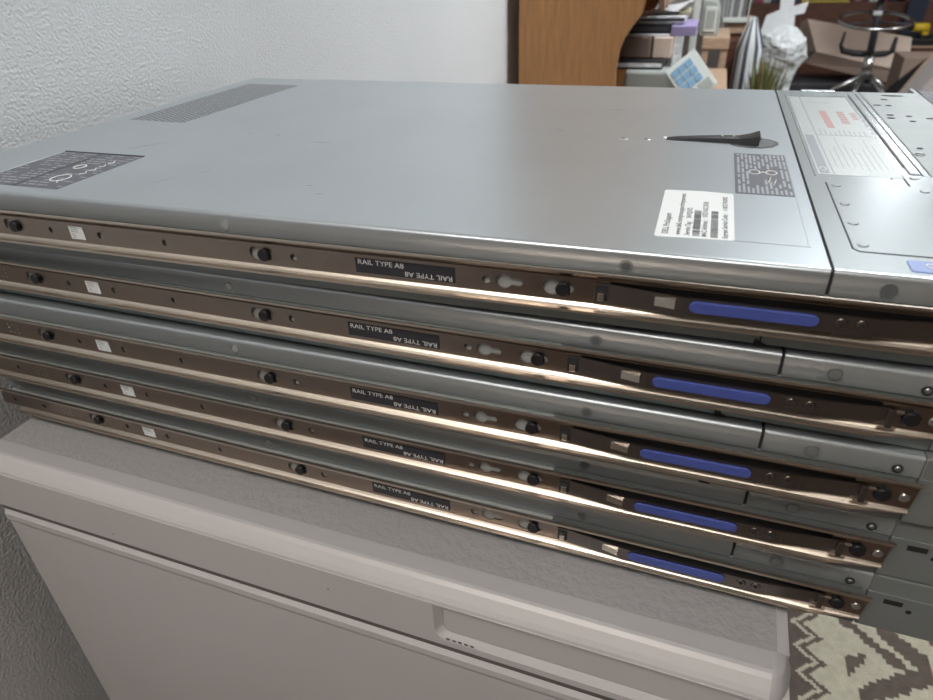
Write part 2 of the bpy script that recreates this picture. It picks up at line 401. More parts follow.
        for (x, y, rx, ry) in ((586.7, 417, 9, 2.6), (577, 398, 3, 2), (567, 372, 3, 1.5), (576, 371.7, 2.4, 2), (570.2, 333, 3, 2), (569, 321.5, 3, 2), (583.3, 330.6, 2.4, 2), (582.4, 312, 2.4, 2), (597, 324.6, 3, 2), (569.6, 227, 2, 2)):
            k.prism([(x + p[0], y + p[1]) for p in circ(0, 0, rx, 14, ry)], Z, Z + .1, dark_m, 'z')
        k.tube([(566 + 3 * cos(t * pi / 8), 210 + 3 * sin(t * pi / 8), Z + .1) for t in range(16)], .3, rivet_m, n=5, closed=True)
        k.box(512, 541, 426, 434.5, Z - .1, Z + 1.0, lid2_m, r=.4)
        k.build('cover_pressings', fc, OFF)
        # foil sticker with its raised rim
        r_ = MB()
        r_.box(496, 497, 147, 404, Z - .2, Z + .6, lid2_m, r=.25)
        r_.box(498.5, 545.5, 150.8, 400, Z - .1, Z + .12, foil_m)
        r_.box(499.5, 505.3, 153, 253, Z, Z + .18, fgrey_m); r_.box(500, 505, 262, 395, Z, Z + .17, mat('foil_light_print', (.45, .47, .47), .4, .4))
        r_.box(507.2, 508, 152, 398, Z, Z + .18, fgrey_m); r_.box(507.2, 545, 253.6, 254.6, Z, Z + .18, fgrey_m); r_.box(507.2, 530, 374, 374.8, Z, Z + .18, fgrey_m)
        r_.box(517.8, 523, 278, 340, Z, Z + .2, red_m)
        for j in range(7): r_.box(530.5, 536, 294 + j * 6.6, 298.6 + j * 6.6, Z, Z + .2, red_m)
        for j in range(5): r_.box(540, 544.4, 309 + j * 5.6, 312.2 + j * 5.6, Z, Z + .2, red_m)
        r2 = random.Random(2)
        for j in range(10): r_.box(511 + j * 3.3, 511.7 + j * 3.3, 256, 256 + r2.uniform(8, 16), Z, Z + .18, fgrey_m)
        for j in range(9): r_.box(511 + j * 3.6, 511.5 + j * 3.6, 160 + r2.uniform(0, 12), 205 + r2.uniform(0, 40), Z, Z + .16, fgrey_m)
        r_.tube([(502.3 + 1.8 * cos(t * pi / 6), 163 + 4 * sin(t * pi / 6), Z + .2) for t in range(12)], .3, ink_w, n=5, closed=True)
        r_.build('foil_sticker', fc, OFF, label='silver foil sticker with red print')
        bt = MB(); bt.prism([(522, 6.5), (521, 8), (521, 18), (522, 19.4), (556, 19.4), (556, 6.5)], Z - .2, Z + .5, blue2_m, 'z', r=.2)
        bt.cyl((530, 13.5, Z + .4), (530, 13.5, Z + .7), 2.2, blue2_m, n=20); bt.tube([(530 + 2.3 * cos(t * pi / 8), 13.5 + 2.3 * sin(t * pi / 8), Z + .6) for t in range(16)], .35, ink_w, n=6, closed=True)
        bt.build('blue_touch_point', fc, OFF, label='pale blue touch point')
    # ---- slide rail
    w = MB(); holes = []
    for x in STUD[:3]:
        holes.append([(x - 6.3 + 4.5 * cos(a), 4.5 * sin(a)) for a in [pi / 4 + t * (1.5 * pi) / 14 for t in range(15)]] + [(x + 1.5 + 3.7 * cos(a), 3.7 * sin(a)) for a in [-pi / 2 + t * pi / 10 for t in range(11)]])
    for x, r in ((30.2, 1.8), (71.2, 2.2), (122, 1.9), (213.2, 2.2), (329.1, 2.3), (-61.5, 1.9), (-96, 2.2)): holes.append(circ(x, 0, r))
    holes.append([(338.8 + 4.3 * cos(a), .3 + 4.3 * sin(a)) for a in [.5 + t * (2 * pi - 1.0) / 16 for t in range(17)]] + [(346.5 + 2.3 * cos(a), .3 + 2.3 * sin(a)) for a in [-pi / 2 + t * pi / 8 for t in range(9)]])
    holes.append([(393, 6.3), (393, -4.6), (505, -4.6), (534, -4.0), (534, 6.3)])
    holes.append(circ(556.3, -.2, 2.1))
    holes.append(circ(546.4, 0, 4.6))
    w.plate([(-108, 6.6), (-111, 3), (-112, -6.6), (560, -6.6), (561.3, 6.6)], holes, -6.0, -4.9, rail_m)
    for i in range(3):
        for j in range(3):
            if (i, j) != (1, 1): w.cyl((-40 + i * 4.4, -5.9, -3 + j * 3.2), (-40 + i * 4.4, -6.15, -3 + j * 3.2), .55, rivet_m, n=8)
    def flange(sg, x0, x1, taper):
        path = [(-5.4, 6.2), (-5.8, 7.4), (-6.9, 8.9), (-8.4, 10.0), (-10.8, 10.9)] if sg > 0 else [(-5.4, 6.2), (-5.8, 7.0), (-6.9, 8.2), (-8.2, 9.1), (-10.2, 9.7)]
        path2 = [(-10.6, 12.2), (-7.9, 11.3), (-6.0, 9.9), (-4.7, 8.0), (-4.3, 6.2)] if sg > 0 else [(-10.0, 10.6), (-7.7, 10.0), (-6.0, 9.2), (-4.7, 7.8), (-4.3, 6.2)]
        prof = [(a, sg * z) for a, z in path + path2]
        stns = [(x0, 1), (x1 - taper, 1), (x1, .35 if taper else 1)]
        b = bmesh.new(); rings = []
        for x, kf in stns: rings.append([b.verts.new((x, -5 + (a + 5) * kf, z if kf == 1 else sg * 6.2 + (z - sg * 6.2) * .75)) for a, z in prof])
        n = len(prof)
        for A, B in zip(rings, rings[1:]):
            for j in range(n):
                fc_ = b.faces.new((A[j], A[(j + 1) % n], B[(j + 1) % n], B[j]))
        b.faces.new(rings[0][::-1]); b.faces.new(rings[-1]); bmesh.ops.recalc_face_normals(b, faces=b.faces)
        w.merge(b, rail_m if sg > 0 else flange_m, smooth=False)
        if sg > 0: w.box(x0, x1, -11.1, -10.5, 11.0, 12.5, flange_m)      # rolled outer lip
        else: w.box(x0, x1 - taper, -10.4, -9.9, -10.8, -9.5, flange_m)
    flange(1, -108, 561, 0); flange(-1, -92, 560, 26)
    rail = w.build('slide_rail', root, OFF)
    tg = MB(); tg.box(253.1, 311.8, -6.35, -5.95, -4.3, 4.5, lbl_blk)
    M1 = Matrix(((1, 0, 0, 254.6), (0, 0, -1, -6.42), (0, 1, 0, 1.0), (0, 0, 0, 1)))
    M2 = Matrix(((-1, 0, 0, 310.6), (0, 0, -1, -6.42), (0, -1, 0, -.7), (0, 0, 0, 1)))
    for M in (M1, M2): tg.text('RAIL TYPE A8', 3.05, ink_w, M, 27.8, bold=.004)
    tg.build('rail_type_label', rail, OFF, label='black label reading RAIL TYPE A8')
    bc = MB(); bc.box(46.8, 58.6, -6.3, -5.95, -4.4, 4.4, lbl_wht)
    for j in range(3): bc.box(48.2, 54, -6.36, -6.2, 3.1 - j * 1.3, 3.5 - j * 1.3, ink_g)
    for j in range(3): bc.box(48.2, 51.2, -6.36, -6.2, -1 - j * 1.2, -.7 - j * 1.2, ink_g)
    bc.build('part_sticker', rail, OFF, label='small white sticker')
    # spring arm, blue tab, hook
    a_ = MB()
    st = [(386, -7.0, 5.3, -5.6), (393, -7.1, 5.5, -5.6), (405, -8.0, 5.0, -5.4), (428, -9.9, 4.1, -5.0), (506, -10.0, 4.1, -5.0), (513, -9.2, 4.0, -5.0), (522, -8.4, 4.2, -4.8), (537, -7.6, 4.6, -4.6), (540.5, -7.4, 4.4, -4.4)]
    b = bmesh.new(); R_ = []
    for x, y, zt, zb in st: R_.append([b.verts.new(p) for p in ((x, y, zt), (x, y + .9, zt), (x, y + .9, zb), (x, y, zb))])
    for A, B in zip(R_, R_[1:]):
        for j in range(4): b.faces.new((A[j], A[(j + 1) % 4], B[(j + 1) % 4], B[j]))
    b.faces.new(R_[0][::-1]); b.faces.new(R_[-1]); bmesh.ops.recalc_face_normals(b, faces=b.faces); a_.merge(b, arm_m)
    a_.box(386.4, 392.4, -7.25, -7.05, -3.8, 4.4, dark_m); a_.box(387.6, 390.8, -8.4, -7.2, -3.6, .6, bright_m, r=.3)
    b = bmesh.new()
    q = [b.verts.new(p) for p in ((415, -8.9, 2.6), (424.5, -11.0, 2.4), (424.5, -11.0, -2.0), (415, -8.9, -2.2), (424.5, -9.4, 2.4), (424.5, -9.4, -2.0))]
    for fi in ((0, 3, 2, 1), (1, 2, 5, 4), (0, 1, 4), (3, 5, 2)): b.faces.new([q[i] for i in fi])
    a_.merge(b, bright_m)
    for x in (495.8, 504.0):
        a_.cyl((x, -10, .3), (x, -10.5, .3), 2.7, arm_m, r1=2.1, n=20); a_.cyl((x, -10.4, .3), (x, -10.7, .3), 1.2, dark_m, n=14)
    a_.box(509.4, 509.9, -9.95, -9.5, -4.4, 3.8, rail_m)
    a_.box(536.5, 539.5, -9.6, -7.4, -5.6, 4.8, arm_m, r=.4); a_.box(534, 541.5, -9.4, -8, -6, -4.8, flange_m, r=.3); a_.box(538.5, 543, -8.6, -7.6, 2.8, 4.4, flange_m, r=.3)
    arm = a_.build('release_spring', rail, OFF)
    t_ = MB(); pts = [(434 + 3.1 * cos(a), .3 + 3.1 * sin(a)) for a in [pi / 2 + i * pi / 8 for i in range(9)]] + [(483.8 + 3.1 * cos(a), .3 + 3.1 * sin(a)) for a in [-pi / 2 + i * pi / 8 for i in range(9)]]
    t_.prism(pts, -11.6, -10.05, blue_m, 'y', r=.7); t_.build('release_tab', rail, OFF, label='blue plastic tab')
    e_ = MB(); e_.cyl((556.3, -5.9, -.2), (556.3, -6.8, -.2), 2.7, rivet_m, r1=2.0, n=20); e_.build('rail_rivet', rail, OFF)
    for x in STUD:
        s2 = MB(); s2.cyl((x, .9, 0), (x, -6.4, 0), 2.4, black_m, n=20); s2.cyl((x, -6.4, 0), (x, -8.3, 0), 3.7, black_m, n=28); s2.cyl((x, -8.3, 0), (x, -8.6, 0), 3.7, black_m, r1=3.3, n=28)
        s2.build('mounting_stud', root, OFF, label='black stud' )
    return root

def kids(o): return [c for c in bpy.data.objects if c.parent == o]
def copy_tree(o, parent=None):
    c = o.copy(); C.objects.link(c); c.parent = parent
    for ch in kids(o): copy_tree(ch, c)
    return c
POSE = [(0.0, 0.0, 0.0, 0.0), (-11.4, 7.6, -.0230, -43.4), (-12.6, -.5, -.0170, -86.5), (-12.0, 5.4, -.0210, -129.7), (-11.4, 10.4, -.0290, -172.9)]
LAB = ['topmost silver rack server, its whole lid in view with a white label and black latch',
       'second rack server from the top of the stack, directly under the topmost one',
       'middle rack server of the five in the stack',
       'fourth rack server from the top, just above the lowest one',
       'lowest rack server of the stack, resting on the grey cabinet top']
first = make_server(True); second = make_server(False)
for i, (x, y, a, z) in enumerate(POSE):
    o = (first, second)[i] if i < 2 else copy_tree(second)
    o.location = (x / 1000, y / 1000, (z - 21.7 + ZO) / 1000); o.rotation_euler = (0, 0, a)
    tag(o, LAB[i], 'server', 'rack servers stacked on the cabinet')

# ------------------------------------------------------------------ cabinet under the stack
CT = ZO - 194.75                      # height of the grained top
cab = empty('cabinet', -103, -21, 0, -.0285, 'low light grey cabinet with grained grey top under the server stack', 'cabinet')
W_, D_ = 618, 500                     # local: x 0..W, y 0 at the inner front rim line, negative towards the camera
b_ = MB()
b_.box(1, W_ - 1, -16.0, D_, 30, CT - 50, cab_m, r=1.5)
b_.box(2, W_ - 2, -23.9, -15, CT - 57.2, CT - 50, mat('gap_shade', (.13, .12, .11), .7))  # dark strip stands in for the shade in the gap under the apron
b_.box(6, W_ - 6, -10, D_ - 10, 0, 30, darkg_p)
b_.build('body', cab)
t = MB()
t.box(0, W_ - 8, .2, D_ - 12, CT - 12, CT, cabin_m)                       # grained panel
rim = [(0, CT - 12), (0, CT + .3), (-.6, CT + .9), (-12.4, CT + .9), (-14.4, CT + .1), (-17, CT - 1.8), (-21.5, CT - 6.6), (-23.6, CT - 9.6), (-24.2, CT - 12)]
t.prism(rim[:5] + [(-14.4, CT - 12)], 0, W_ - 11, cabtop_m, 'x')
t.prism([(-14.4, CT - 12), (-14.4, CT + .1)] + rim[5:], 0, W_ - 11, cab_m, 'x')
t.box(W_ - 8, W_ - 1.5, .2, D_, CT - 12, CT - .05, cabtop_m, r=.5); t.box(0, W_, D_ - 12, D_, CT - 12, CT - .1, cabtop_m, r=.8)
# rounded front right corner
b2 = bmesh.new(); prof = [(0, CT + .9), (14.4, CT + .1), (17, CT - 1.8), (21.5, CT - 6.6), (23.6, CT - 9.6), (24.2, CT - 12)]
cx, cy = W_ - 11, 0.0; rings = []
for k in range(9):
    a = -pi / 2 + k * (pi / 2) / 8
    rings.append([b2.verts.new((cx + (r * cos(a)) * (.5), cy + r * sin(a), z)) for r, z in prof])
for A, B in zip(rings, rings[1:]):
    for j in range(len(prof) - 1):
        vs = [A[j], B[j], B[j + 1], A[j + 1]]
        b2.faces.new(vs)
bmesh.ops.remove_doubles(b2, verts=b2.verts, dist=.01); bmesh.ops.recalc_face_normals(b2, faces=b2.faces)
for f_ in b2.faces:
    if f_.normal.z < -.01: f_.normal_flip()
t.merge(b2, cabtop_m, smooth=True)
t.build('top', cab)
# apron with the recessed grip
ap = MB(); z1, z0 = CT - 12, CT - 52
gx0, gx1 = 409, 600; gt, gb = CT - 12, CT - 46
def rr_rect(x0, x1, zb, zt, r, n=6):
    p = [(x0, zt)]
    p += [(x0 + r - r * cos(a), zb + r - r * sin(a)) for a in [i * (pi / 2) / n for i in range(n + 1)]]
    p += [(x1 - r + r * sin(a), zb + r - r * cos(a)) for a in [i * (pi / 2) / n for i in range(n + 1)]]
    return p + [(x1, zt)]
grip = rr_rect(gx0, gx1, gb, gt - 1, 9)
ap.plate([(0, z0), (0, z1), (W_ - 6, z1), (W_, z1 - 8), (W_, z0)], [grip], -24.6, -20.6, cab_m)
ap.box(0, W_, -20.6, 0, z0, z1, cab_m)
# sloping lip all round the recess
inner = rr_rect(gx0 + 5, gx1 - 5, gb + 5, gt - 1, 6)
bb = bmesh.new(); A = [bb.verts.new((x, -24.7, z)) for x, z in grip]; B = [bb.verts.new((x, -21.0, z)) for x, z in inner]
for i in range(len(A) - 1): bb.faces.new((A[i], B[i], B[i + 1], A[i + 1]))
ap.merge(bb, cab_m)
r2 = random.Random(4)
for i in range(5): ap.box(gx0 + 8 + i * 4.2, gx0 + 10.5 + i * 4.2, -24.9, -24.5, gb + 1.2, gb + 2.4 + r2.random(), scuff_m)
for x, z in ((132, CT - 44), (330, CT - 30), (250, CT - 55.5)): ap.cyl((x, -24.5, z), (x, -24.8, z), .7, scuff_m, n=8)
ap.build('front_apron', cab)
for k, (za, zb) in enumerate(((CT - 57, CT - 365), (CT - 371, 40))):
    d = MB(); d.box(1.5, W_ - 1.5, -24.4, -16, zb, za, cab_m, r=1.6, seg=3)
    d.prism([(-24.3, za - 1), (-26.2, za - 4), (-26.2, za - 10), (-24.3, za - 15)], 4, W_ - 4, cab_m, 'x')
    d.build('drawer', cab)

# ------------------------------------------------------------------ rug
def rug_dark(x, y):
    # stepped zigzag along y with a dark field left of it, stepped strokes and triangles to the right
    tri = abs(((y - 458) / 47.0) % 1.0 - .5) * 2
    zx = 704 + 30 * tri
    if x < zx - 18: return True
    if x < zx - 9: return False
    if x < zx + 2: return True
    if x < 752: return False
    q = 7.0; X = (math.floor(x / q) + .5) * q; Y = (math.floor(y / q) + .5) * q
    X = 752 + (X - 752) % 250; Y = 410 + (Y - 410) % 190
    def seg(x0, y0, x1, y1, w):
        dx, dy = x1 - x0, y1 - y0; t = max(0, min(1, ((X - x0) * dx + (Y - y0) * dy) / (dx * dx + dy * dy)))
        return max(abs(X - x0 - t * dx), abs(Y - y0 - t * dy)) < w / 2
    if seg(772, 556, 845, 488, 13) or seg(827, 556, 880, 506, 22) or seg(786, 424, 880, 484, 24): return True
    if X > 764 and Y < 484 + (X - 766) * .5 and Y > 446 + (X - 766) * 1.55 and X < 806: return True
    if seg(900, 420, 985, 480, 13) or seg(905, 560, 990, 500, 22) or seg(895, 575, 925, 552, 20) or seg(930, 478, 960, 520, 14): return True
    return False
rg = MB(); i1 = rg.mi(rugc_m); i2 = rg.mi(rugd_m)
cs = 4.0; x0, x1, y0, y1 = 540, 1300, 60, 1100
nx, ny = int((x1 - x0) / cs), int((y1 - y0) / cs)
V = [[rg.bm.verts.new((x0 + i * cs, y0 + j * cs, 7)) for j in range(ny + 1)] for i in range(nx + 1)]
for i in range(nx):
    for j in range(ny):
        f_ = rg.bm.faces.new((V[i][j], V[i + 1][j], V[i + 1][j + 1], V[i][j + 1]))
        f_.material_index = i2 if rug_dark(x0 + (i + .5) * cs, y0 + (j + .5) * cs) else i1
rg.box(x0, x0 + nx * cs, y0, y0 + ny * cs, .5, 6.8, rugc_m)
tag(rg.build('rug'), 'cream and brown woven rug with stepped zigzag pattern on the floor', 'rug')

# ------------------------------------------------------------------ far side of the room
def thing(mb, name, label, cat, group=None): return tag(mb.build(name), label, cat, group)
def at(mb, name, x, y, z, label=None, cat=None, yaw=0, rot=None, group=None):
    o = mb.build(name); o.location = (x / 1000, y / 1000, z / 1000); o.rotation_euler = rot or (0, 0, yaw)
    if label: tag(o, label, cat, group)
    return o

# oak hutch against the wall
h = empty('desk_hutch', 50, 1900, 0, 0, 'tall orange oak hutch with a curved side panel against the white wall', 'hutch')
side = [(-163, 0), (-163, 1850), (240, 1850), (240, 900), (192, 870), (183, 825), (160, 793), (141, 763), (130, 732), (124, 679), (126, 620), (126, 0)]
m_ = MB(); m_.prism(side, -150, -128, wood_m, 'y'); m_.build('side_panel', h)
m_ = MB(); m_.prism(side, 820, 842, wood_m, 'y'); m_.build('side_panel', h)
MB().box(-163, -150, -128, 820, 0, 1850, wood_m).build('back_panel', h)
MB().box(-163, 240, -150, 842, 1850, 1872, wood_m, r=3).build('top', h)
MB().box(-150, 235, -128, 820, 900, 918, wood_m).build('shelf', h)
v_ = [(235, 900)]
for k in range(9):
    y = -128 + k * 118
vz = MB(); pts = [(-128, 900)]
for k in range(8):
    ya = -128 + k * 118.5
    pts += [(ya + 10, 868), (ya + 30, 838), (ya + 59, 824), (ya + 88, 838), (ya + 108, 868)]
pts += [(820, 900)]
vz.prism(pts, 222, 238, pink_m, 'x'); vz.build('scalloped_valance', h)
# desk board the printer stands on
dk = empty('desk', 320, 2150, 0, 0, 'wooden desk under the printer beside the oak hutch', 'desk')
MB().box(-140, 170, -180, 240, 570, 596, woodl_m, r=3).build('desktop', dk)
for x in (-130, 130):
    for y in (-170, 200): MB().box(x, x + 35, y, y + 35, 0, 570, wood_m).build('leg', dk)
# printer with keypad
p = empty('printer', 300, 2090, 596, 0, 'grey desktop printer with a pale blue keypad under a pile of folders', 'printer')
MB().box(-118, 88, -175, 150, 0, 58, grey_p, r=8).build('body', p)
pn = MB(); pn.box(-62, 62, -52, 52, -5, 5, greyw_p, r=2)
for i in range(3):
    for j in range(3): pn.box(-50 + i * 25, -29 + i * 25, -42 + j * 24, -22 + j * 24, 5, 7, mat('pale_blue_key', (.20, .36, .52), .5))
pn.box(27, 56, -40, -6, 5, 7, greyw_p); pn.box(31, 52, -26, -20, 7, 7.6, grey_p); pn.box(27, 56, 2, 40, 5, 7, grey_p)
o = pn.build('keypad', p); o.location = (.082, -.205, .046); o.rotation_euler = (math.radians(68), math.radians(50), 0)
# pile on the printer
def pile(name, label, cat, x0, x1, y0, y1, z0, z1, m, m2=None, yaw=0, r=2):
    b = MB(); w, d = (x1 - x0) / 2, (y1 - y0) / 2; b.box(-w, w, -d, d, 0, z1 - z0, m, r=min(r, (z1 - z0) / 3))
    if m2:
        b.box(-w + 3, w - 3, -d - .6, -d + 2, (z1 - z0) * .28, (z1 - z0) * .72, m2)
    return at(b, name, (x0 + x1) / 2, (y0 + y1) / 2, z0, label, cat, yaw)
pile('paper_tray', 'black paper tray with a white sheet on the grey printer', 'tray', 150, 292, 1945, 2180, 654, 680, black_m, paper_m, r=4)
pile('box', 'dark brown box on the black paper tray, left of the lighter brown one', 'box', 152, 248, 1990, 2200, 681, 741, cardd_m, r=4)
pile('box', 'lighter brown box on the black tray, beside the dark brown one', 'box', 253, 312, 1990, 2200, 681, 741, card_m, r=4)
pile('paper_sheet', 'small white card standing beside the brown boxes', 'paper', 315, 342, 2000, 2006, 655, 742, paper_m, r=.5)
pile('folder', 'white folder lying on the two brown boxes', 'folder', 165, 300, 2000, 2210, 742, 748, paper_m, r=1)
pile('folder', 'black folder lying on the white one in the pile', 'folder', 172, 300, 2010, 2210, 749, 775, black_m, darkg_p, r=2)
pile('folder', 'lilac folder sticking out of the pile of folders', 'folder', 302, 376, 2000, 2200, 743, 771, purple_m, r=2)
pile('paper_stack', 'stack of loose white paper on the black folder', 'paper', 200, 340, 2030, 2230, 776, 795, paper_m, darkg_p, r=1)
pile('notebook', 'khaki notebook on the lilac folder', 'notebook', 316, 350, 2060, 2210, 796, 806, mat('khaki', (.42, .40, .26), .7), r=1)
cr = MB(); bmesh.ops.create_grid(cr.bm, x_segments=14, y_segments=10, size=1)
for v in cr.bm.verts:
    x, y = v.co.x, v.co.y; v.co = Vector((x * 60, y * 80, 8 + 26 * (x * .5 + .5) ** 2 + 6 * sin(4 * x + 3 * y)))
cr.mi(paper_m); o = at(cr, 'paper_sheet', 290, 2120, 797, 'curled white sheet on top of the pile of folders', 'paper')
sd = o.modifiers.new('solid', 'SOLIDIFY'); sd.thickness = .001
# thin upright board and grey monitor, light wood stand
pile('board', 'thin white upright board behind the pile of folders', 'board', 352, 372, 2270, 2380, 596, 1010, greyw_p, r=1)
st = empty('side_table', 440, 2640, 0, 0, 'light wooden side table carrying a grey box', 'table')
MB().box(-48, 46, -190, 130, 650, 690, woodl_m, r=3).build('tabletop', st)
for x in (-44, 22):
    for y in (-185, 100): MB().box(x, x + 22, y, y + 24, 0, 650, woodl_m).build('leg', st)
mo = empty('monitor', 418, 2600, 690, 0, 'grey box-shaped monitor on the light wooden side table', 'monitor')
b = MB(); b.prism([(-42, 0), (-42, 118), (8, 112), (24, 76), (24, 0)], -110, 110, grey_p, 'y', r=3); b.build('housing', mo)
b = MB(); b.box(-30, 12, -114, -109, 14, 96, greyw_p, r=2); b.box(-22, 6, -115, -113, 26, 84, grey_p); b.build('screen', mo)
# dark cabinet with a shelf board and a white box of books
dc = empty('wooden_cabinet', 520, 2950, 0, 0, 'dark reddish-brown wooden cabinet with a light wood top', 'cabinet')
b = MB(); b.box(-45, 60, -130, 160, 0, 664, woodd_m, r=3); b.build('body', dc)
b = MB(); b.box(-38, 16, -136, -130, 360, 640, woodd_m, r=2); b.build('door', dc)
MB().box(-48, 62, -138, 165, 664, 704, woodl_m, r=3).build('top', dc)
wb = empty('crate', 500, 2900, 704, 0, 'white open crate holding grey files on the light wood top', 'crate')
b = MB()
for a in ((-48, 50, -100, -94, 0, 20), (-48, -44, -100, 120, 0, 120), (46, 50, -100, 120, 0, 120), (-48, 50, 116, 120, 0, 120), (-48, 50, -100, 120, 0, 4)): b.box(*a, greyw_p, r=1)
b.build('shell', wb)
for i, g in enumerate((.22, .35, .16, .5, .28)):
    o = at(MB().box(0, 15, 0, 170, 0, 96 - i * 4, mat('file_grey%d' % i, (g, g * 1.02, g * 1.03), .6), r=1), 'file_folder', 459 + i * 17, 2830, 709,
           ('%s file in the white crate' % ['slim grey', 'light grey', 'dark grey', 'whitish', 'mid grey'][i]) + ' ' + ['at its left end', 'second from the left', 'in the middle', 'second from the right', 'at its right end'][i], 'file', group='files in the white crate')
# striped bag
sb = MB(); N = 20; stripes = [mat('bag_white', (.60, .63, .66), .6), mat('bag_dark', (.05, .055, .07), .6), mat('bag_grey', (.28, .31, .34), .6)]
ring0 = [(46, 0), (57, 480), (50, 620), (14, 722)]
rings = []
for (hw, z) in ring0:
    rings.append([sb.bm.verts.new((hw * cos(2 * pi * k / 40) - (z / 700) * 22, 55 * sin(2 * pi * k / 40) * (1 if z < 650 else .35), z + (10 * sin(k) if z > 500 else 0))) for k in range(40)])
for A, B in zip(rings, rings[1:]):
    for k in range(40):
        f_ = sb.bm.faces.new((A[k], A[(k + 1) % 40], B[(k + 1) % 40], B[k])); f_.material_index = sb.mi(stripes[[0, 0, 1, 1, 0][k % 5]]); f_.smooth = True
sb.bm.faces.new(rings[-1])
at(sb, 'striped_bag', 592, 2745, 0, 'tall striped white and black bag standing behind the plant', 'bag')
# plant
pl = empty('potted_plant', 632, 2500, 0, 0, 'bushy green and straw-coloured plant in a dark pot', 'plant')
b = MB(); b.cyl((0, 0, 0), (0, 0, 330), 62, darkg_p, r1=78, n=28); b.tube([(78 * cos(k * pi / 12), 78 * sin(k * pi / 12), 330) for k in range(24)], 4, darkg_p, n=6, closed=True); b.build('pot', pl)
b = MB(); r2 = random.Random(11)
for k in range(230):
    a = r2.uniform(0, 2 * pi); rr = r2.uniform(5, 68); L = r2.uniform(120, 300); la = a + r2.uniform(-.5, .5); sp = r2.uniform(5, 60)
    p0 = Vector((rr * .6 * cos(a), rr * .5 * sin(a), 325)); p1 = p0 + Vector((sp * .4 * cos(la), sp * .4 * sin(la), L * .6)); p2 = p0 + Vector((sp * cos(la), sp * sin(la), L))
    wv = Vector((-sin(la), cos(la), 0)) * r2.uniform(3, 8); m = leafg_m if r2.random() < .6 else leafy_m
    b.quad([p0 - wv * .3, p0 + wv * .3, p1 + wv, p1 - wv], m); b.quad([p1 - wv, p1 + wv, p2 + wv * .1, p2 - wv * .1], m)
b.build('foliage', pl)
# white bags
def blob(name, cx, cy, z0, prof, m, label, cat, seed, sq=.8, lean=(0, 0)):
    b = MB(); r2 = random.Random(seed); n = 22; rings = []
    ph = [r2.uniform(0, 6.28) for _ in range(6)]
    for k, (z, r) in enumerate(prof):
        rings.append([b.bm.verts.new((lean[0] * z + r * cos(2 * pi * j / n) * (1 + .16 * sin(3 * j * 2 * pi / n + ph[k % 6] + k) + .08 * sin(7 * j * 2 * pi / n + k * 2)),
                                      lean[1] * z + sq * r * sin(2 * pi * j / n) * (1 + .14 * sin(2 * j * 2 * pi / n + ph[(k + 2) % 6])), z + .1 * r * sin(4 * j * 2 * pi / n + k))) for j in range(n)])
    i_ = b.mi(m)
    for A, B in zip(rings, rings[1:]):
        for j in range(n):
            f_ = b.bm.faces.new((A[j], A[(j + 1) % n], B[(j + 1) % n], B[j])); f_.material_index = i_; f_.smooth = False
    b.bm.faces.new(rings[0][::-1]); b.bm.faces.new(rings[-1])
    return at(b, name, cx, cy, z0, label, cat)
blob('trash_bag', 770, 3230, 0, [(0, 20), (200, 40), (400, 48), (470, 66), (530, 92), (580, 100), (610, 86), (640, 50), (655, 15)], bagp_m, 'crumpled white plastic bag in front of the cardboard carton', 'bag', 5, lean=(-.06, 0))
sg = MB(); sg.prism([(-92, 0), (-74, 96), (-22, 118), (-28, 178), (0, 200), (30, 182), (34, 132), (92, 150), (84, 104), (46, 96), (58, 10), (0, -60), (-60, -40)], -3, 3, paper_m, 'y')
o = at(sg, 'cutout_sign', 722, 3330, 590, 'white cut card with a rounded top rising out of the white bag', 'card', rot=(-.06, 0, 0))
# carton on a dark trunk
pile('storage_trunk', 'dark grey low trunk under the cardboard carton', 'trunk', 860, 1500, 4300, 4640, 0, 240, mat('trunk_grey', (.05, .05, .055), .6, var=.2, vscale=15), r=12)
cb = empty('cardboard_box', 1185, 4520, 240, 0, 'big tilted cardboard carton behind the round stool ring', 'box')
def hexa(pts, m, mb):
    v = [mb.bm.verts.new(p) for p in pts]; i = mb.mi(m)
    for f in ((0, 1, 2, 3), (4, 7, 6, 5), (0, 4, 5, 1), (1, 5, 6, 2), (2, 6, 7, 3), (3, 7, 4, 0)): mb.bm.faces.new([v[k] for k in f]).material_index = i
# light side leans back above the darker low front face
b = MB(); hexa([(-205, -150, 100), (225, -230, 12), (330, -225, 68), (-165, -165, 165), (-240, 110, 90), (260, 140, 0), (380, 130, 60), (-200, 110, 160)], cardd_m, b); b.build('lower_part', cb)
b = MB(); hexa([(-165, -166, 165), (325, -226, 70), (335, -60, 230), (-225, 40, 320), (-165, -150, 165), (325, -210, 70), (335, -44, 230), (-225, 56, 320)], card_m, b); b.build('flap', cb, label='pale open flap')
b = MB(); hexa([(-170, -150, 166), (-228, 30, 320), (-260, 60, 300), (-243, -60, 130), (-170, -140, 166), (-228, 40, 320), (-260, 70, 300), (-243, -50, 130)], cardd_m, b); b.build('flap', cb)
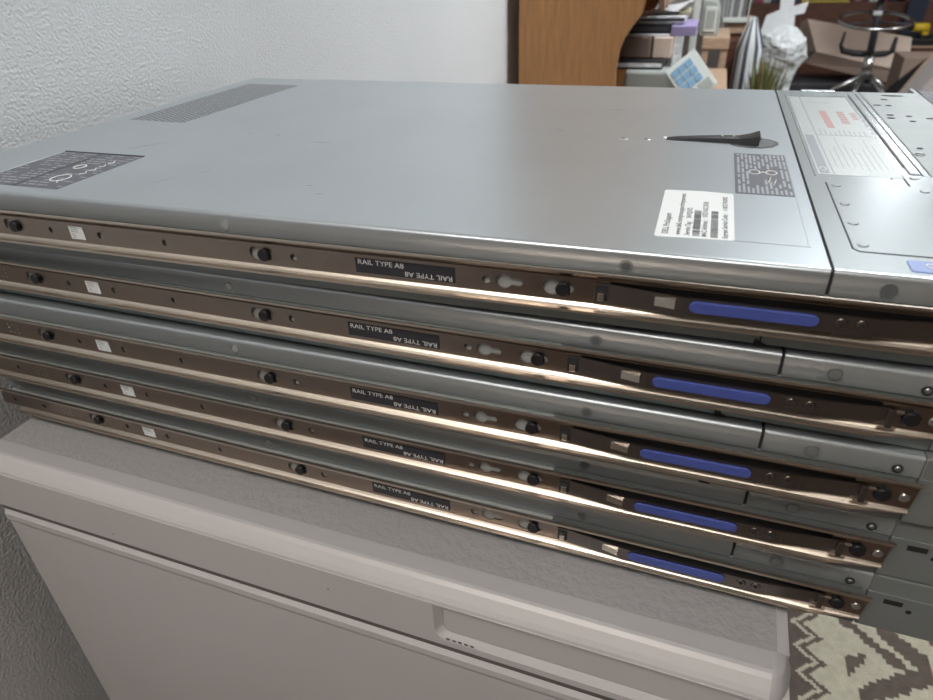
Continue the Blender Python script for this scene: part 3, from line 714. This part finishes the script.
# drafting chair with a foot ring
ch = empty('drafting_chair', 1215, 3960, 0, 0, 'drafting chair with a chrome foot ring and star base', 'chair')
b = MB(); tl = .16; b.tube([(168 * cos(k * pi / 20), 168 * sin(k * pi / 20), 606 + 168 * sin(k * pi / 20) * tl) for k in range(40)], 9, chrome_m, n=10, closed=True); ring = b.build('foot_ring', ch)
b = MB()
for a in (pi / 2, pi * 7 / 6, pi * 11 / 6): b.tube([(14 * cos(a), 14 * sin(a), 600), (164 * cos(a), 164 * sin(a), 606 + 164 * sin(a) * tl)], 5, darkg_p, n=8)
b.build('spoke', ring)
b = MB(); b.cyl((18, 0, 410), (-2, 0, 800), 18, darkg_p, r1=16); b.cyl((24, 0, 330), (18, 0, 440), 26, chrome_m, r1=22); b.build('column', ch)
b = MB(); b.box(-20, 20, -20, 20, 630, 650, greyw_p, r=3); b.build('height_lever', ch)
for k in range(5):
    a = -pi / 2 + .75 + k * 2 * pi / 5
    b = MB(); b.tube([(24 + 18 * cos(a), 18 * sin(a), 335), (24 + 135 * cos(a), 135 * sin(a), 262), (24 + 250 * cos(a), 250 * sin(a), 75)], [17, 14, 10], chrome_m, n=10)
    b.cyl((24 + 250 * cos(a), 250 * sin(a) - 10, 28), (24 + 250 * cos(a), 250 * sin(a) + 10, 28), 28, black_m, n=20); b.build('leg', ch)
b = MB(); b.cyl((0, 0, 800), (0, 0, 815), 60, darkg_p); b.cyl((0, 0, 815), (0, 0, 870), 200, darkg_p, r1=190, n=40); b.build('seat', ch)
b = MB(); b.tube([(-118, 60, 545), (-124, 60, 480), (-108, 60, 452), (-50, 60, 440), (40, 60, 436), (100, 60, 440), (128, 60, 452), (132, 60, 520)], [7, 9, 15, 17, 17, 17, 15, 9], black_m, n=10); b.tube([(0, 60, 440), (10, 10, 440)], 10, black_m, n=8); b.build('bracket', ch)
# black table with drill, boxes under
tb = empty('table', 1715, 4860, 0, 0, 'black table at the right carrying a yellow drill', 'table')
MB().box(-210, 300, -180, 150, 400, 437, black_m, r=4).build('tabletop', tb)
MB().box(-205, 295, -184, -180, 390, 401, woodl_m).build('edge_strip', tb)
for x in (-200, 265):
    for y in (-150, 120): MB().box(x, x + 28, y, y + 28, 0, 400, black_m).build('leg', tb)
dr = empty('drill', 1622, 4760, 437, .3, 'yellow and black cordless drill on the black table', 'drill')
dr.scale = (1.25, 1.25, 1.25)
b = MB(); b.cyl((-42, 0, 48), (30, 0, 42), 19, yellow_m, r1=22, n=20); b.box(8, 36, -14, 14, 0, 40, yellow_m, r=5); b.build('housing', dr)
b = MB(); b.cyl((-62, 0, 50), (-42, 0, 48), 9, black_m, r1=16, n=16); b.build('chuck', dr)
b = MB(); b.box(0, 50, -18, 18, 0, 14, black_m, r=3); b.build('battery', dr)
pile('box', 'dark brown carton in front of the black table, below the drill', 'box', 1275, 1462, 3420, 3640, 0, 500, cardd_m, r=2)
wd = MB(); wd.box(-19, 19, -10, 10, 0, 575, woodl_m, r=5); at(wd, 'timber_offcut', 1120, 3350, 6, 'pale timber offcut leaning on the dark brown carton', 'wood', rot=(0, .46, 0))
bg = MB(); bg.prism([(-30, 0), (10, 0), (165, 330), (275, 500), (250, 520), (120, 380)], -8, 8, black_m, 'y'); at(bg, 'strap', 1120, 3385, 0, 'black strap bundle beside the pale timber offcut', 'strap')
# pale box leaning at the right edge
gb_ = MB(); gb_.prism([(0, 0), (0, 8), (95, 190), (330, 250), (330, 0)], -100, 100, mat('pinkish_card', (.44, .41, .40), .7), 'y')
for (x, z) in ((120, 150), (108, 120)): gb_.tube([(x + 10 * cos(k * pi / 6), -102, z + 12 * sin(k * pi / 6)) for k in range(8)], 2.5, darkg_p, n=6)
o = at(gb_, 'packing_box', 1255, 3130, 375, 'pale grey slanted packing box at the right edge', 'box')
pile('crate', 'dark crate carrying the pale slanted packing box', 'crate', 1245, 1590, 3020, 3240, 0, 374, darkg_p, r=4)
# navy board
at(MB().box(-55, 55, -15, 15, 0, 820, navy_m, r=2), 'board', 1630, 5130, 0, 'dark navy board leaning at the bookcase', 'board', rot=(0, .04, 0))
# bookcase
bk = empty('bookcase', 1500, 5400, 0, 0, 'wide dark wooden bookcase along the far side', 'bookcase')
SHX0, SHX1 = -1000, 1200
MB().box(SHX0, SHX1, 170, 190, 0, 1500, woodd_m).build('back_panel', bk)
for z in (30, 575, 1000, 1480): MB().box(SHX0, SHX1, -160, 170, z, z + 22, woodd_m, r=2).build('shelf', bk)
for x in (SHX0, 90, SHX1 - 22): MB().box(x, x + 22, -162, 170, 0, 1500, woodd_m, r=2).build('upright', bk)
MB().box(SHX0 + 22, 90, -158, -145, 52, 575, woodd_m, r=2).build('door', bk); MB().box(112, SHX1 - 22, -158, -145, 52, 575, woodd_m, r=2).build('door', bk)
cols = [((.05, .05, .06), 'black'), ((.14, .03, .05), 'dark red'), ((.40, .40, .38), 'grey'), ((.42, .06, .15), 'crimson'), ((.08, .12, .10), 'dark green'), ((.26, .20, .15), 'brown'), ((.55, .56, .54), 'white'), ((.06, .07, .14), 'navy')]
x = 560; i = 0; r2 = random.Random(21)
while x < 2380:
    w = r2.uniform(32, 58); hgt = r2.uniform(200, 300)
    if 1585 - 12 < x + w and x < 1625: x = 1626; continue
    c_, cn = cols[r2.randrange(len(cols))]
    nb = MB(); nb.box(0, w, 0, 170, 0, hgt, mat('cover_' + cn.replace(' ', '_'), c_, .6), r=2); nb.box(3, w - 3, 4, 172, -.0, hgt + .6, paper_m)
    at(nb, 'book', x, 5300, 598, '%s upright book on the far bookcase shelf' % cn, 'book', group='%s books on the far bookcase shelf' % cn)
    x += w + r2.uniform(1, 5); i += 1
thing(MB().box(975, 1270, 5250, 5268, 598, 614, brass_m, r=2), 'yellow_rod', 'bright yellow rod lying along the far bookcase shelf edge', 'rod')

# ------------------------------------------------------------------ the room's lights and an added fill light
def lamp(x, y, z, sx, sy, col, power, label, rot=(0, 0, 0), es=6):
    r = empty('ceiling_or_fill_light', x, y, z, 0, label, 'light', 'ceiling lights')
    b = MB(); b.box(-sx / 2 - 20, sx / 2 + 20, -sy / 2 - 20, sy / 2 + 20, 0, 60, mat('lamp_frame', (.7, .7, .7), .4), r=4); b.build('frame', r)
    b = MB(); b.box(-sx / 2, sx / 2, -sy / 2, sy / 2, -8, 0, mat('diffuser_%s' % str(col), (.9, .9, .9), .5, emit=col, estr=es), r=2); b.build('diffuser', r)
    L = bpy.data.lights.new('lamp', 'AREA'); L.shape = 'RECTANGLE'; L.size = sx / 1000; L.size_y = sy / 1000; L.energy = power; L.color = col
    o = bpy.data.objects.new('lamp', L); C.objects.link(o); o.location = (x / 1000, y / 1000, (z - 14) / 1000)
    return r
lamp(1300, 1700, 2440, 1200, 300, (.92, .97, 1.0), 60, 'long cool ceiling light above the server stack', es=8)
lamp(2640, 8300, 2440, 400, 900, (.95, .98, 1.0), 34, 'cool ceiling light at the far end of the room', es=20)
lamp(100, -1150, 2440, 1000, 500, (1.0, .935, .865), 27, 'warm ceiling light on the near side of the room', es=6)
lamp(3300, 3000, 2440, 700, 400, (.95, .98, 1.0), 13, 'added cool fill light, unseen, above the clutter at the right', es=8)  # fill lamp added to brighten the far carton
w = bpy.data.worlds.new('World'); bpy.context.scene.world = w; w.use_nodes = True
w.node_tree.nodes['Background'].inputs[0].default_value = (.5, .52, .55, 1); w.node_tree.nodes['Background'].inputs[1].default_value = .05

# ------------------------------------------------------------------ camera (solved from the rails' rivets and label corners)
Rw = [[0.9471735544489268, 0.31899701942844944, -0.033213842721796644], [-0.14016885438798884, 0.5048750938843636, 0.8517357758335695], [0.2884700157939148, -0.8020860559634587, 0.5229177839936582]]
cam = bpy.data.cameras.new('camera'); co = bpy.data.objects.new('camera', cam); C.objects.link(co)
M = Matrix(Rw).transposed().to_4x4(); M.translation = Vector((.423374, -.302718, .147976 + ZO / 1000)); co.matrix_world = M
cam.sensor_width = 36; cam.lens = 653.537 / 933 * 36; cam.clip_start = .02; cam.clip_end = 50
cam.dof.use_dof = True; cam.dof.focus_distance = .44; cam.dof.aperture_fstop = 11.0
sc = bpy.context.scene; sc.camera = co
sc.view_settings.view_transform = 'Standard'; sc.view_settings.look = 'None'; sc.view_settings.exposure = 0.0; sc.view_settings.gamma = 1.0
